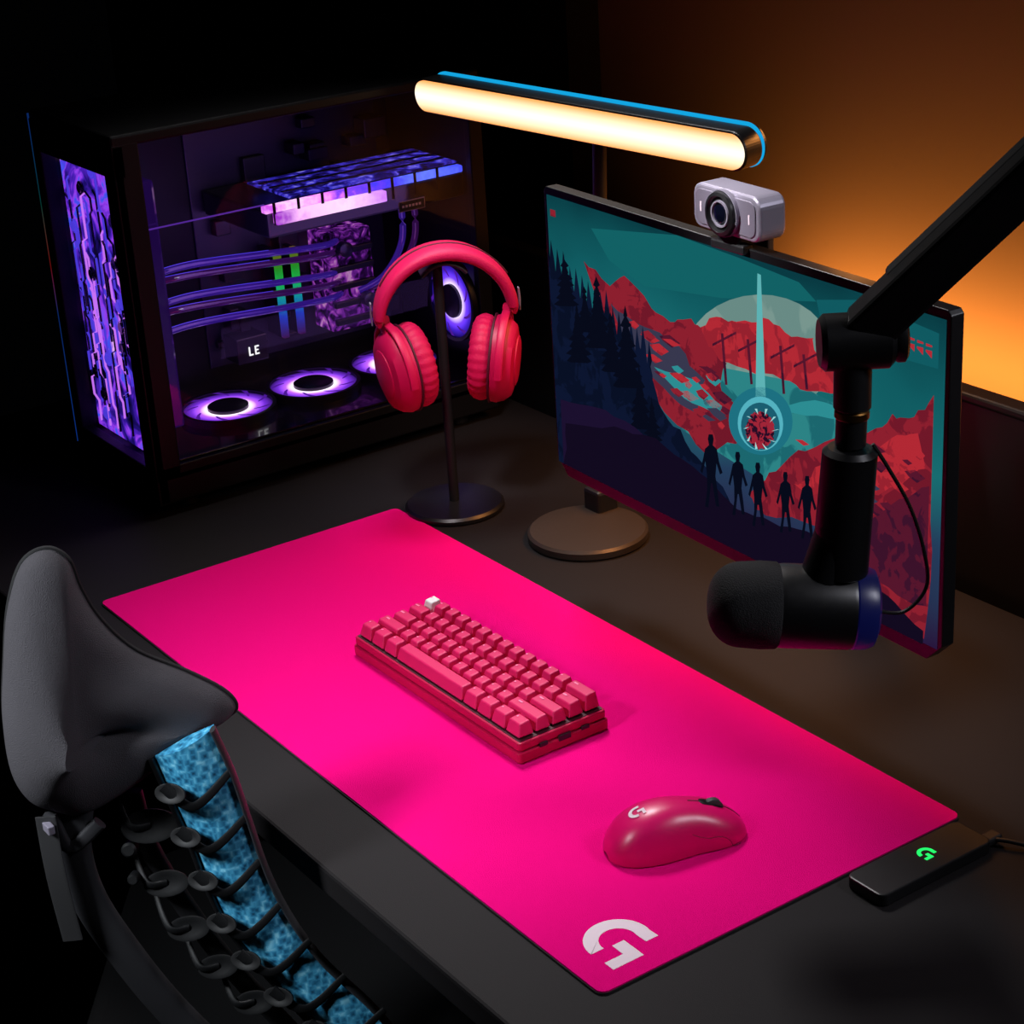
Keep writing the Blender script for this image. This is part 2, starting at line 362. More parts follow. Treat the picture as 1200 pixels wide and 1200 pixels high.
for i in range(3):
    art('art_glyph',[(1068+i*10,393+i*4),(1075+i*10,396+i*4),(1075+i*10,398+i*4),(1068+i*10,396+i*4)],14*k,red2)
    art('art_glyph',[(1068+i*10,400+i*4),(1075+i*10,402+i*4),(1075+i*10,410+i*4),(1068+i*10,402+i*4)],14*k,red2)
art('art_glyph_small',[(655,238),(661,240),(661,248),(655,246)],14*k,red)
# ------------------------------------------------------------ webcam
WM=Matrix.Translation((-.300,.405,.443+.031))@Matrix.Rotation(MA,4,'Z')
g=group('webcam',(-.300,.405,.47))
WX=WM@XZ
prism(g,'body',rrect(.094,.041,.011),-.018,.012,M_steel,M=WX,bevel=.003,seg=3)
prism(g,'front_plate',rrect(.084,.032,.008),.012,.0132,mat('webcam_plate',(120,114,128),.4,metal=.3),M=WX,bevel=.0005)
lathe(g,'lens_ring',[(0,.010),(.0195,.010),(.0205,.014),(.0195,.020),(.0165,.021),(.015,.018),(0,.0175)],M_blk2,M=WX)
lathe(g,'lens_trim',[(.0205,.013),(.0215,.013),(.0215,.017),(.0205,.017)],M_steel,M=WX)
lathe(g,'lens_glass',[(0,.0205),(.004,.0203),(.008,.019),(.0085,.0178)],mat('lens_glass',(6,8,20),.05,coat=1),M=WX)
lathe(g,'lens_inner_ring',[(.010,.0175),(.0105,.0195),(.012,.0195),(.0125,.0175)],M_steel,M=WX)
for sx in (-1,1): prism(g,'mic_slot',rrect(.0018,.009,.0008,cx=sx*.034),.0132,.0136,M_white,M=WX)
box(g,'clip_neck',WM@V((0,.0,-.0245)),(.03,.022,.012),M_blk,bevel=.003)
box(g,'clip_front',WM@V((0.0,-.006,-.031)),(.045,.012,.009),M_blk,bevel=.002)
box(g,'clip_rear',WM@V((0,.022,-.040)),(.04,.008,.040),M_blk,bevel=.002)
# ------------------------------------------------------------ desk light bar
g=group('led_light_bar',(-.7,.52,0))
lathe(g,'base_disc',[(0,0),(.068,0),(.070,.002),(.070,.009),(.067,.012),(0,.0125)],mat('lamp_metal',(60,54,50),.4,metal=.3),loc=(-.692,.512,DZ),seg=64)
cyl(g,'pole',(-.735,.566,.0),(-.755,.600,.452),.008,M_blk)
box(g,'pole_foot',(-.729,.560,.02),(.03,.03,.03),M_blk,bevel=.004)
a0=V((-1.029,.544,.46));a1=V((-.517,.590,.46));ax=(a1-a0).normalized();bn=V((0,-1,-.05));bn=(bn-ax*bn.dot(ax)).normalized();by=bn.cross(ax)
LB=Matrix.Translation((a0+a1)/2)@Matrix(((ax[0],by[0],bn[0],0),(ax[1],by[1],bn[1],0),(ax[2],by[2],bn[2],0),(0,0,0,1)))
Lb=(a1-a0).length+.030
prism(g,'bar_body',rrect(Lb+.004,.042,.0205,n=12),-.026,-.001,M_blk2,M=LB,bevel=.002)
glow=grad_emat('lamp_diffuser',1,-.018,.018,[(0,(255,165,95)),(.2,(255,218,175)),(.5,(255,246,230)),(.8,(255,218,175)),(1,(255,165,95))],1.4)
n_=rrect(Lb,.037,.0183,n=12)
ob=mk(g,'diffuser',[(p[0],p[1],.002) for p in n_]+[(p[0],p[1],-.001) for p in n_],[tuple(range(len(n_)))]+[(i,i+len(n_),(i+1)%len(n_)+len(n_),(i+1)%len(n_)) for i in range(len(n_))],glow,origin=V((0,0,0)))
ob.matrix_parent_inverse=Matrix.Translation(-V(g.location));ob.matrix_basis=LB
st=rrect(Lb+.000,.047,.023,n=12)
prism(g,'accent_light',st,-.031,-.028,emat('accent_blue',(20,165,225),1.0),M=LB)
prism(g,'bar_back',rrect(Lb,.042,.0205,n=12),-.036,-.031,M_blk2,M=LB,bevel=.002)
prism(g,'bar_mid',rrect(Lb-.004,.040,.0195,n=12),-.028,-.026,M_blk2,M=LB)
cyl(g,'tilt_joint',(-.775,.605,.462),(-.735,.608,.462),.012,M_blk)
# ------------------------------------------------------------ headphone + stand
HC=V((-.872,.446,0))
g=group('headphone_stand',HC)
lathe(g,'base',[(0,0),(.058,0),(.060,.002),(.060,.006),(.057,.009),(.008,.0105),(0,.0105)],M_blk2,loc=HC+V((0,0,DZ)),seg=64)
cyl(g,'pole',HC+V((0,0,.005)),HC+V((0,0,.304)),.006,mat('stand_black',(9,9,10),.6,spec=.3))
er=V((.5747,.8184,0));nn=V((.8184,-.5747,0))
yaw=Matrix.Rotation(math.radians(10),4,'Z')
HM=Matrix.Translation((-.866,.450,.235))@yaw@Matrix(((er[0],-nn[0],0,0),(er[1],-nn[1],0,0),(0,0,1,0),(0,0,0,1))) # local x right, y away, z up
sweep(g,'hook',[HM@V((.045*math.sin(a)*1.0,0,.0705*math.cos(a)-.0)) for a in [math.radians(t) for t in range(-35,36,5)]],.03,.005,M_blk,ref=(0,0,1),p=4)
g=group('headphones',(-.866,.45,.235))
arc=[(.0795*math.sin(math.radians(t)),0,.083*math.cos(math.radians(t))) for t in range(-82,83,4)]
def radsweep(name,arc,w,h,m,p=3,widths=None):
    vs=[];fs=[];seg=20;n=len(arc)
    for i,q in enumerate(arc):
        t=V(arc[min(i+1,n-1)])-V(arc[max(i-1,0)]);t.normalize();s=V((0,1,0));u=s.cross(t);kk=widths[i] if widths else 1
        for j in range(seg):
            a=2*math.pi*j/seg;ca,sa=math.cos(a),math.sin(a)
            vs.append(V(q)+s*(w*kk/2*math.copysign(abs(ca)**(2/p),ca))+u*(h*kk/2*math.copysign(abs(sa)**(2/p),sa)))
    for i in range(n-1):
        for j in range(seg):
            k2=(j+1)%seg;fs.append((i*seg+j,i*seg+k2,(i+1)*seg+k2,(i+1)*seg+j))
    fs.append(tuple(range(seg))[::-1]);fs.append(tuple(range((n-1)*seg,n*seg)))
    return mk(g,name,vs,fs,m,smooth=True,M=HM)
nA=len(arc);wd=[.80+.35*math.sin(math.pi*i/(nA-1))**.7 for i in range(nA)]
radsweep('headband',arc,.045,.0155,M_hp2,widths=wd)
radsweep('headband_seam',[(q[0]*1.107,0,q[2]*1.107) for q in arc[6:-6]],.003,.002,M_groove)
for sg,nm in ((-1,'left'),(1,'right')):
    tx=Matrix.Translation((sg*.050,0,-.052))@Matrix.Rotation(sg*math.radians(-18),4,'Z')@Matrix.Rotation(sg*math.radians(7),4,'Y')
    X_=V((sg,0,0))
    FX=Matrix(((0,0,sg,0),(sg,0,0,0),(0,1,0,0),(0,0,0,1)))
    SX,SY=.90,1.16
    lathe(g,'earcup_shell_'+nm,[(0,.030),(.026,.030),(.037,.027),(.043,.019),(.046,.010),(.045,.002),(0,.001)],M_hp,M=HM@tx@FX,sx=SX,sy=SY,seg=56)
    lathe(g,'earcup_disc_'+nm,[(0,.0325),(.022,.0325),(.026,.031),(.027,.029)],M_hp,M=HM@tx@FX,sx=SX,sy=SY)
    lathe(g,'earcup_seam_'+nm,[(.0455,.0005),(.0468,.001),(.0468,.003),(.0455,.0035)],M_groove,M=HM@tx@FX,sx=SX,sy=SY,seg=56)
    N=56;vs=[];fs=[];seg=14
    for i in range(N*2):
        a=2*math.pi*i/(N*2);rb=1+.045*math.sin(i*math.pi/2.0+.7)
        for j in range(seg):
            b=2*math.pi*j/seg;rr=.0325+.0125*rb*math.cos(b);zz=-.010+.014*rb*math.sin(b)
            vs.append((rr*math.cos(a)*SX,rr*math.sin(a)*SY,zz))
    for i in range(N*2):
        for j in range(seg):
            i2=(i+1)%(N*2);j2=(j+1)%seg;fs.append((i*seg+j,i2*seg+j,i2*seg+j2,i*seg+j2))
    mk(g,'ear_cushion_'+nm,vs,fs,M_hp2,smooth=True,M=HM@tx@FX)
    lathe(g,'driver_cloth_'+nm,[(0,-.004),(.026,-.004),(.028,-.002)],mat('driver_cloth',(60,4,20),.9),M=HM@tx@FX,sx=SX,sy=SY)
    yk=[(.0485*math.sin(math.radians(t))*.95,.0485*math.cos(math.radians(t))*1.19) for t in range(-100,101,8)]
    pts=[tx@V((sg*.014,a_,b_)) for a_,b_ in yk]
    sweep(g,'yoke_'+nm,pts,.005,.010,M_hp,M=HM,p=3,ref=tx.to_3x3()@V((1,0,0)))
    top=tx@V((sg*.014,0,.057))
    sweep(g,'slider_'+nm,spline([V((sg*.079,0,.016)),V((sg*.080,0,.008)),V((sg*.075,0,.002)),top],6),.024,.009,M_hp,M=HM,p=3,ref=(1,0,0))
    sweep(g,'slider_rail_'+nm,[V((sg*.0868,0,.03)),V((sg*.0875,0,.018)),V((sg*.0868,0,.004))],.010,.002,M_steel,M=HM,p=3,ref=(1,0,0))
# ------------------------------------------------------------ microphone on boom arm
g=group('microphone',(-.05,.25,.22))
MX=(er+V((0,0,-.09))).normalized();M0=V((-.054,.250,.225))
lathe(g,'foam_windscreen',[(0,-.072)]+[(.0345*math.sin(math.radians(t))**.8,-.045-.027*math.cos(math.radians(t))) for t in range(12,91,8)]+[(.0355,-.03),(.035,-.018),(.0335,-.016)],M_foam,loc=M0,axis=MX)
lathe(g,'body',[(.030,-.017),(.0335,-.016),(.034,-.012),(.034,.040),(.033,.043)],M_blk2,loc=M0,axis=MX,seg=64)
lathe(g,'rear_ring',[(.033,.043),(.0338,.044),(.0335,.054),(.031,.060),(.024,.063)],mat('deep_blue_ring',(16,20,60),.35,em=(10,16,80),es=.3),loc=M0,axis=MX,seg=64)
lathe(g,'rear_cap',[(.024,.063),(.02,.0635),(0,.064)],M_blk2,loc=M0,axis=MX,seg=64)
EB=V((-.03,.285,.444));P0=M0+MX*.022
cyl(g,'swivel_mount',P0+V((0,0,.026)),V((-.033,.282,.30)),.020,M_blk)
cyl(g,'shock_sleeve',V((-.036,.278,.25)),V((-.031,.284,.358)),.0225,M_blk2,r2=.0215,ch=.004)
sweep(g,'cable',[M0+er*a+V((0,0,b)) for a,b in [(q[0],q[1]) for q in spline([(.062,-.008),(.085,-.010),(.102,.01),(.100,.04),(.088,.08),(.07,.115),(.058,.135)],8)]],.0032,.0032,M_blk,ref=(.8,-.57,0),seg=8)
g=group('microphone_boom_arm',(.35,.66,0))
cyl(g,'neck',(-.031,.284,.359),(-.0305,.2845,.384),.012,M_blk)
cyl(g,'brass_adapter',(-.0305,.2845,.382),(-.0303,.2848,.390),.0135,M_brass)
cyl(g,'upper_neck',(-.0303,.2848,.390),EB,.0145,M_blk)
cyl(g,'elbow_barrel',EB-er*.026,EB+er*.030,.022,M_blk2,ch=.004)
lathe(g,'elbow_knob',[(0,0),(.016,0),(.018,.003),(.018,.008),(.015,.010),(0,.010)],M_blk,loc=EB+er*.030,axis=er)
F1=V((.125,.40,.645));ad=(F1-EB).normalized()
def beam(name,p,q,w,h,m=M_blk2,side=None):
    d=(q-p);L_=d.length;d.normalize();s=d.cross(V(side or (.8184,-.5747,0))).normalized();t=s.cross(d)
    R=Matrix((s,t,d)).transposed()
    return box(g,name,(p+q)/2,(w,h,L_),m,bevel=.004,rot=R)
beam('arm_upper',EB+ad*.01,F1,.036,.030)
beam('arm_cable_channel',EB+ad*.05+V((-.013,0,.012)),F1+V((-.013,0,.012)),.010,.020,M_blk)
cyl(g,'arm_joint',F1-er*.0+nn*.025,F1-nn*.025,.024,M_blk)
F2=V((.42,.62,.33))
beam('arm_lower',F1,F2,.034,.030)
cyl(g,'base_joint',F2+nn*.025,F2-nn*.025,.024,M_blk)
cyl(g,'riser',(.42,.62,.012),F2,.014,M_blk)
lathe(g,'desk_clamp',[(0,0),(.04,0),(.04,.012),(.03,.018),(0,.018)],M_blk,loc=(.42,.62,DZ))
# ------------------------------------------------------------ PC tower
g=group('gaming_pc_tower',(-1.21,.4125,0))
cx0,cx1,cy0,cy1,cz1=-1.33,-1.09,.160,.665,.467;cz0=.012
CB=mat('case_steel',(6,6,8),.5,spec=.25)
def bx(n,x0,x1,y0,y1,z0,z1,m,b=.0015): return box(g,n,((x0+x1)/2,(y0+y1)/2,(z0+z1)/2),(x1-x0,y1-y0,z1-z0),m,bevel=b)
bx('top_panel',cx0,cx1,cy0,cy1,cz1-.014,cz1,CB,.003)
bx('bottom_panel',cx0,cx1,cy0,cy1,cz0,cz0+.04,CB,.003)
bx('motherboard_tray',cx0,cx0+.02,cy0,cy1,cz0,cz1-.01,CB)
bx('rear_panel',cx0,cx1-.004,cy1-.008,cy1,cz0+.03,cz1-.01,CB)
bx('corner_post_front',cx1-.014,cx1,cy0,cy0+.034,cz0+.03,cz1-.01,CB,.002)
bx('corner_post_left',cx0,cx0+.022,cy0-.001,cy0+.02,cz0,cz1-.01,CB,.002)
bx('side_frame_rear',cx1-.012,cx1,cy1-.02,cy1,cz0+.03,cz1-.01,CB)
bx('side_frame_lower',cx1-.008,cx1,cy0,cy1,cz0+.03,cz0+.048,CB)
bx('front_frame_top',cx0,cx1,cy0,cy0+.015,cz1-.05,cz1-.012,CB)
bx('front_frame_bottom',cx0,cx1,cy0,cy0+.015,cz0,cz0+.045,CB)
bx('front_frame_right',cx1-.03,cx1,cy0,cy0+.012,cz0+.03,cz1-.02,CB)
for i,(x,y) in enumerate([(cx0+.03,cy0+.05),(cx1-.03,cy0+.05),(cx0+.03,cy1-.05),(cx1-.03,cy1-.05)]):
    cyl(g,'foot_%d'%(i+1),(x,y,DZ),(x,y,cz0+.002),.015,M_blk)
def glass(name):
    m=bpy.data.materials.new(name);m.use_nodes=True;nt=m.node_tree;nt.nodes.clear()
    o=nt.nodes.new('ShaderNodeOutputMaterial');t=nt.nodes.new('ShaderNodeBsdfTransparent');t.inputs[0].default_value=(.86,.86,.88,1)
    gl=nt.nodes.new('ShaderNodeBsdfGlossy');gl.inputs['Roughness'].default_value=.02
    mx=nt.nodes.new('ShaderNodeMixShader');fr=nt.nodes.new('ShaderNodeFresnel');fr.inputs[0].default_value=1.22
    nt.links.new(fr.outputs[0],mx.inputs[0]);nt.links.new(t.outputs[0],mx.inputs[1]);nt.links.new(gl.outputs[0],mx.inputs[2]);nt.links.new(mx.outputs[0],o.inputs[0]);return m
GL=glass('tinted_glass')
mk(g,'glass_side',[(cx1-.001,cy0+.03,cz0+.045),(cx1-.001,cy1-.018,cz0+.045),(cx1-.001,cy1-.018,cz1-.012),(cx1-.001,cy0+.03,cz1-.012)],[(0,1,2,3)],GL)
mk(g,'glass_front',[(cx0+.02,cy0+.004,cz0+.04),(cx1-.028,cy0+.004,cz0+.04),(cx1-.028,cy0+.004,cz1-.045),(cx0+.02,cy0+.004,cz1-.045)],[(0,1,2,3)],GL)
# front distribution plate
plate=grad_emat('coolant_plate','n',.30,.72,[(0,(6,4,30)),(.25,(34,18,120)),(.42,(84,36,200)),(.55,(160,66,250)),(.68,(60,90,250)),(.8,(90,60,240)),(1,(245,180,255))],1.1,nscale=17)
bx('distribution_plate',cx0+.024,cx1-.034,cy0+.022,cy0+.034,cz0+.045,cz1-.05,plate)
tube_b=mat('channel_acrylic',(20,16,60),.15,em=(90,70,255),es=.8);tube_d=mat('channel_dark',(6,5,14),.2,coat=1);tube_p=mat('channel_violet',(30,10,50),.15,em=(210,120,255),es=1.1)
yf=cy0+.020
for i in range(24):
    x=cx0+.03+.0065*(i%24);z=cz0+.055+random.random()*.14;pts=[(x,yf-.0004*(i%3),z)]
    for kk in range(4 if i%2 else 6):
        z2=z+.015+random.random()*.04
        if z2>cz1-.06: z2=cz1-.06
        pts.append((x,yf,z2));x2=min(max(x+random.choice((-.013,.013,.007,-.007)),cx0+.03),cx1-.04);pts.append((x2,yf,z2+.006));x,z=x2,z2+.006
        if z>cz1-.07: break
    sweep(g,'coolant_channel',pts,.0030 if i%4 in(1,3) else .0022,.003,[tube_b,tube_d,tube_p,tube_d][i%4],ref=(0,1,0),seg=8)
for i in range(13):
    lathe(g,'channel_fitting',[(0,0),(.009,0),(.009,.002),(.006,.002),(.006,.004),(0,.004)],[tube_b,tube_d,tube_d][i%3],loc=(cx0+.04+random.random()*.14,yf+.001,cz0+.07+i*.027),axis=(0,-1,0))
bx('rgb_edge_strip',cx0-.0012,cx0,cy0-.001,cy0+.0015,cz0+.02,cz1-.005,grad_emat('rgb_edge',2,-.2,.2,[(0,(20,70,170)),(.4,(20,60,140)),(.55,(140,20,20)),(.75,(10,80,70)),(1,(20,60,140))],.4),0)
# interior
bx('motherboard',cx0+.02,cx0+.024,cy0+.19,cy1-.03,.09,.44,mat('pcb',(26,24,38),.4))
M_comp=mat('heatsink_grey',(44,42,52),.35,metal=.6)
for i in range(40):
    y=cy0+.2+random.random()*.25;z=.10+random.random()*.3;bx('board_part',cx0+.024,cx0+.034+random.random()*.02,y,y+.006+random.random()*.03,z,z+.004+random.random()*.03,[M_comp,M_blk2][i%2])
bx('psu_shroud',cx0+.02,cx1-.01,cy0+.03,cy1-.01,.05,.062,mat('shroud_gloss',(10,9,13),.2,coat=.6))
fan_em=grad_emat('fan_glow','r',.024,.058,[(0,(255,245,255)),(.2,(245,210,255)),(.38,(175,90,250)),(.68,(100,40,185)),(1,(36,14,80))],1.7)
fan_em2=grad_emat('fan_glow_blue','r',.020,.050,[(0,(255,245,255)),(.2,(200,170,255)),(.4,(110,60,245)),(.7,(60,30,180)),(1,(20,8,80))],1.6)
blade=mat('fan_blade_smoke',(30,10,60),.2,em=(110,40,210),es=.5)
def fan(c,ax,R,em):
    T=frame(ax,c)
    lathe(g,'fan_frame',[(R,-.006),(R+.005,-.006),(R+.005,.004),(R,.004)],M_blk2,M=T,seg=64)
    n=64;vs=[];fs=[]
    for r in (R*.45,R):
        for i in range(n): vs.append(T.to_3x3()@V((r*math.cos(2*math.pi*i/n),r*math.sin(2*math.pi*i/n),0)))
    fs=[(i,(i+1)%n,n+(i+1)%n,n+i) for i in range(n)]
    mk(g,'fan_light_ring',vs,fs,em,origin=V(c))
    lathe(g,'fan_hub',[(R*.46,-.002),(R*.46,.004),(R*.40,.006),(0,.006)],M_blk2,M=T)
    for i in range(9):
        a=2*math.pi*i/9;p=[]
        for rr,da in ((.68,.14),(.8,.26),(.97,.45),(.97,.60),(.8,.38),(.68,.22)): p.append((R*rr*math.cos(a+da),R*rr*math.sin(a+da),.002+.0015*rr))
        mk(g,'fan_blade',p,[(0,1,2,3,4,5)],blade,M=T)
for y in (.3225,.450,.577): fan((-1.21,y,.068),(0,0,1),.058,fan_em)
fan((-1.15,.640,.155),(0,-1,0),.050,fan_em2)
# graphics card
bx('gpu_body',-1.30,-1.125,.365,.655,.300,.332,M_blk2,.003)
gem=grad_emat('gpu_acrylic',1,-.15,.15,[(0,(190,80,210)),(.15,(255,190,255)),(.3,(235,120,255)),(.42,(120,60,220)),(.6,(60,50,220)),(.8,(90,110,255)),(1,(60,70,230))],1.6,noise=.35,nscale=90)
bx('gpu_waterblock',-1.130,-1.118,.36,.650,.333,.342,gem)
bx('gpu_light_edge',-1.124,-1.112,.372,.53,.318,.332,grad_emat('gpu_edge',1,-.08,.08,[(0,(150,50,190)),(.3,(255,190,250)),(.6,(255,210,255)),(1,(200,120,255))],1.4,noise=.4,nscale=80))
bx('gpu_backplate_glow',-1.24,-1.13,.40,.650,.343,.346,grad_emat('gpu_plate','n',.35,.7,[(0,(6,4,30)),(.4,(34,24,130)),(.7,(70,60,230)),(1,(150,140,255))],.8,nscale=45))
for i in range(8): bx('gpu_block_rib',-1.118,-1.1165,.37+.034*i,.374+.034*i,.318,.346,M_blk2,.0005)
for i in range(3): bx('gpu_plate_channel_long',-1.22+.03*i,-1.214+.03*i,.405,.645,.3455,.3472,M_blk2,.0003)
bx('gpu_label',-1.1125,-1.1115,.545,.585,.300,.314,M_steel,.0004);bx('gpu_label_face',-1.1118,-1.111,.5465,.5835,.3012,.3128,M_blk,.0002)
for i in range(6): bx('gpu_label_text',-1.1112,-1.1108,.550+.005*i,.5533+.005*i,.3055,.3085,M_white,0)
sweep(g,'light_rod',[(-1.12,.20,.345),(-1.12,.36,.345)],.002,.002,emat('rod_violet',(90,45,160),.9),seg=8)
# ram
for i,y in enumerate((.437,.462)):
    bx('memory_module',-1.30,-1.262,y,y+.007,.125,.245,M_blk2,.001)
    bx('memory_light_bar',-1.262,-1.252,y-.001,y+.008,.125,.245,grad_emat('ram_rgb_%d'%i,2,-.06,.06,[(0,(60,10,60)),(.25,(30,60,200)),(.45,(20,150,170)),(.62,(30,190,80)),(.8,(40,150,40)),(1,(110,90,20))],.9,noise=.15,nscale=60),.002)
# cpu block + reservoir
bx('cpu_waterblock',-1.29,-1.24,.505,.575,.12,.255,grad_emat('cpu_acrylic','n',.35,.68,[(0,(14,4,22)),(.35,(64,16,100)),(.6,(150,50,200)),(.85,(220,100,240)),(1,(255,180,255))],.45,nscale=60),.003)
for i in range(5): bx('cpu_fin',-1.24,-1.232,.508,.572,.13+.024*i,.138+.024*i,M_blk2,.001)
lathe(g,'cpu_fitting',[(0,0),(.010,0),(.010,.012),(.007,.014),(0,.014)],M_comp,loc=(-1.232,.525,.235),axis=(1,0,0));lathe(g,'cpu_fitting',[(0,0),(.010,0),(.010,.012),(.007,.014),(0,.014)],M_comp,loc=(-1.232,.555,.16),axis=(1,0,0))
acr=mat('acrylic_tube',(40,20,80),.06,em=(80,44,200),es=.25,coat=1)
acr2=mat('acrylic_tube_dark',(24,10,36),.06,em=(140,50,190),es=.10,coat=1)
for i,(z0,z1) in enumerate(((.275,.245),(.262,.232),(.236,.205),(.222,.190),(.200,.172))):
    sweep(g,'coolant_tube',spline([(-1.16-.02*(i%2),.195,z0),(-1.165,.27,z0+.004),(-1.20,.40,(z0+z1)/2),(-1.23,.50,z1),(-1.25,.53,z1)],10),.009,.009,acr if i%2==0 else acr2,seg=14)
    sweep(g,'coolant_tube_highlight',spline([(-1.1595-.02*(i%2),.195,z0+.0044),(-1.1645,.27,z0+.0084),(-1.1995,.40,(z0+z1)/2+.0044)],10),.0012,.0012,tube_b,seg=6)
# vertical runs from the pump to the graphics card
for i,y in enumerate((.60,.62)):
    sweep(g,'riser_tube',spline([(-1.20,y,.31),(-1.20,y,.24),(-1.22,y-.02,.19),(-1.24,y-.05,.17)],8),.009,.009,acr2 if i else acr,seg=14)
bx('reservoir',-1.19,-1.13,.196,.225,.09,.40,mat('reservoir_acrylic',(14,8,30),.08,em=(70,28,140),es=.2,coat=1),.004)
D_=emat('display_white',(255,255,255),1.2)
for (y,z,w,h) in ((.381,.115,.0018,.012),(.381,.115,.006,.0018),(.390,.115,.0018,.012),(.390,.115,.006,.0018),(.390,.1203,.005,.0016),(.390,.1252,.006,.0018)):
    bx('status_display',-1.2505,-1.2495,y,y+w,z,z+h,D_,0)
bx('status_display_housing',-1.29,-1.251,.365,.41,.105,.14,M_blk2)
# ------------------------------------------------------------ office chair
g=group('office_chair',(-.45,-.05,-.73))
O=V((-.3207,-.1354,.146))
def ck(u,v,d=0):
    a=(u-262)/1400;b=-((v-850)/1400+.0535*a)/.918
    return O+er*(a+.058*b)+V((0,0,b))+nn*d
ol=[(78,642),(52,655),(34,700),(24,760),(17,820),(20,880),(36,918),(62,936),(95,946),(135,930),(178,905),(218,872),(264,856),(258,832),(215,800),(162,768),(128,728),(110,690),(100,656)]
olp=[(p.x+4,p.y) for p in spline(ol,5,True)]
cu,cv=112,850;vs=[];fs=[];n=len(olp);rings=[]
prof_=[(1.0,0),(.985,.010),(.95,.018),(.86,.028),(.7,.036),(.5,.042),(.3,.045),(.12,.047)]
def ringp(s,d):
    return [tuple(ck(cu+(u-cu)*s,cv+(v-cv)*s,d-.00021*(u-120))) for u,v in olp]
for s,d in [(a,-b*.35) for a,b in prof_[::-1]]+prof_[1:]: rings.append(ringp(s,d))
for r in rings: vs+=r
R_=len(rings)
for i in range(R_-1):
    for j in range(n):
        j2=(j+1)%n;fs.append((i*n+j,i*n+j2,(i+1)*n+j2,(i+1)*n+j))
fs.append(tuple(reversed(range(n))));fs.append(tuple(range((R_-1)*n,R_*n)))
mk(g,'backrest_upholstery',vs,fs,M_fabric,smooth=True)
sweep(g,'upholstery_piping',[ck(u,v,-.00021*(u-120)) for u,v in olp],.004,.004,mat('piping_black',(18,18,20),.8),ref=nn,closed=True,seg=8)
M_frame=mat('chair_frame',(40,40,43),.45,spec=.5)
# blue flexible back membrane
re=[(252,846),(272,900),(288,960),(306,1025),(332,1085),(368,1140),(420,1195),(470,1260)]
le=[(180,878),(198,930),(218,985),(236,1045),(260,1100),(296,1150),(338,1205),(388,1270)]
RE=spline(re,6);LE=spline(le,6)
blue=mat('blue_membrane',(52,120,158),.5,bump=.8,bscale=120)
nt=blue.node_tree;bs=nt.nodes['Principled BSDF'];vo=nt.nodes.new('ShaderNodeTexVoronoi');vo.inputs['Scale'].default_value=170;vo.distance='CHEBYCHEV'
tc=nt.nodes.new('ShaderNodeTexCoord');nt.links.new(tc.outputs['Object'],vo.inputs['Vector'])
rr=ramp(nt,[(0,(8,44,70)),(.35,(34,112,152)),(.7,(70,160,200)),(1,(130,205,232))])
mr=nt.nodes.new('ShaderNodeMath');mr.operation='MULTIPLY';mr.inputs[1].default_value=1.3
nt.links.new(vo.outputs['Distance'],mr.inputs[0]);nt.links.new(mr.outputs[0],rr.inputs[0]);nt.links.new(rr.outputs[0],bs.inputs['Base Color'])
vs=[];fs=[];m_=len(RE)
for a,b in zip(LE,RE):
    for t in range(5):
        q=a.lerp(b,t/4);d=.012+.014*math.sin(math.pi*t/4)
        vs.append(ck(q.x,q.y,d))
    for t in range(5):
        q=b.lerp(a,t/4);vs.append(ck(q.x,q.y,.004))
for i in range(m_-1):
    for j in range(10): fs.append((i*10+j,i*10+(j+1)%10,(i+1)*10+(j+1)%10,(i+1)*10+j))
fs.append(tuple(range(10)));fs.append(tuple(reversed(range((m_-1)*10,m_*10))))
mk(g,'flex_membrane',vs,fs,blue,smooth=True)
sweep(g,'membrane_edge',[ck(p.x,p.y,.012) for p in RE],.005,.012,M_frame,ref=nn)
sweep(g,'membrane_inner_edge',[ck(p.x,p.y,.014) for p in LE],.006,.010,M_blk2,ref=nn)
# slim curved slats across the membrane, each ending in a dark concave pad plate
M_rib=mat('rib_polymer',(9,10,12),.55,spec=.3)
def pad(cu_,cv_,ru,ratio,d,tilt):
    r=ru/1400
    lathe(g,'support_plate',[(0,.0005),(r*.6,.0010),(r*.88,.0020),(r,.0018),(r*1.02,.0002),(r*.9,-.002),(0,-.004)],M_rib,loc=ck(cu_,cv_,d),axis=nn+er*tilt+V((0,0,.45)),sx=1,sy=ratio,seg=40)
def slat(a,b,c_,w):
    P=spline([ck(*a),ck(*b),ck(*c_)],8);n=len(P)
    sweep(g,'back_slat',P,w,.004,M_rib,ref=nn,p=2.4,widths=[1-.45*i/(n-1) for i in range(n)])
for (u,v,u2,v2) in [(202,905,270,894),(216,958,284,950),(232,1012,298,1004),(250,1066,320,1058),(276,1114,352,1106),(312,1162,392,1152),(354,1206,438,1198)]:
    slat((u-6,v-4,.030),((u+u2)/2-6,v+18,.033),(u2,v2,.016),.011)
    pad(u+2,v+4,19,.62,.031,-.3)
for (u,v,ru) in [(172,962,33),(186,1034,26),(208,1092,25),(240,1142,24),(280,1190,24)]:
    pad(u,v,ru,.60,.014,.1)
    slat((u,v,.014),(u-22,v-4,.018),(u-40,v-30,.0),.008)
for (u,v,r_) in [(148,985,9),(150,1022,7)]:
    lathe(g,'slat_pivot',[(0,.003),(r_/1400*.7,.003),(r_/1400,.001),(r_/1400,-.010),(0,-.010)],M_rib,loc=ck(u,v,.022),axis=nn+V((0,0,.3)),seg=24)
sweep(g,'back_frame',spline([ck(92,925,.02),ck(84,985,.022),ck(96,1050,.02),ck(132,1125,.016),ck(176,1200,.01),ck(240,1290,0),ck(290,1400,-.04)],8),.030,.016,M_frame,ref=nn,p=3)
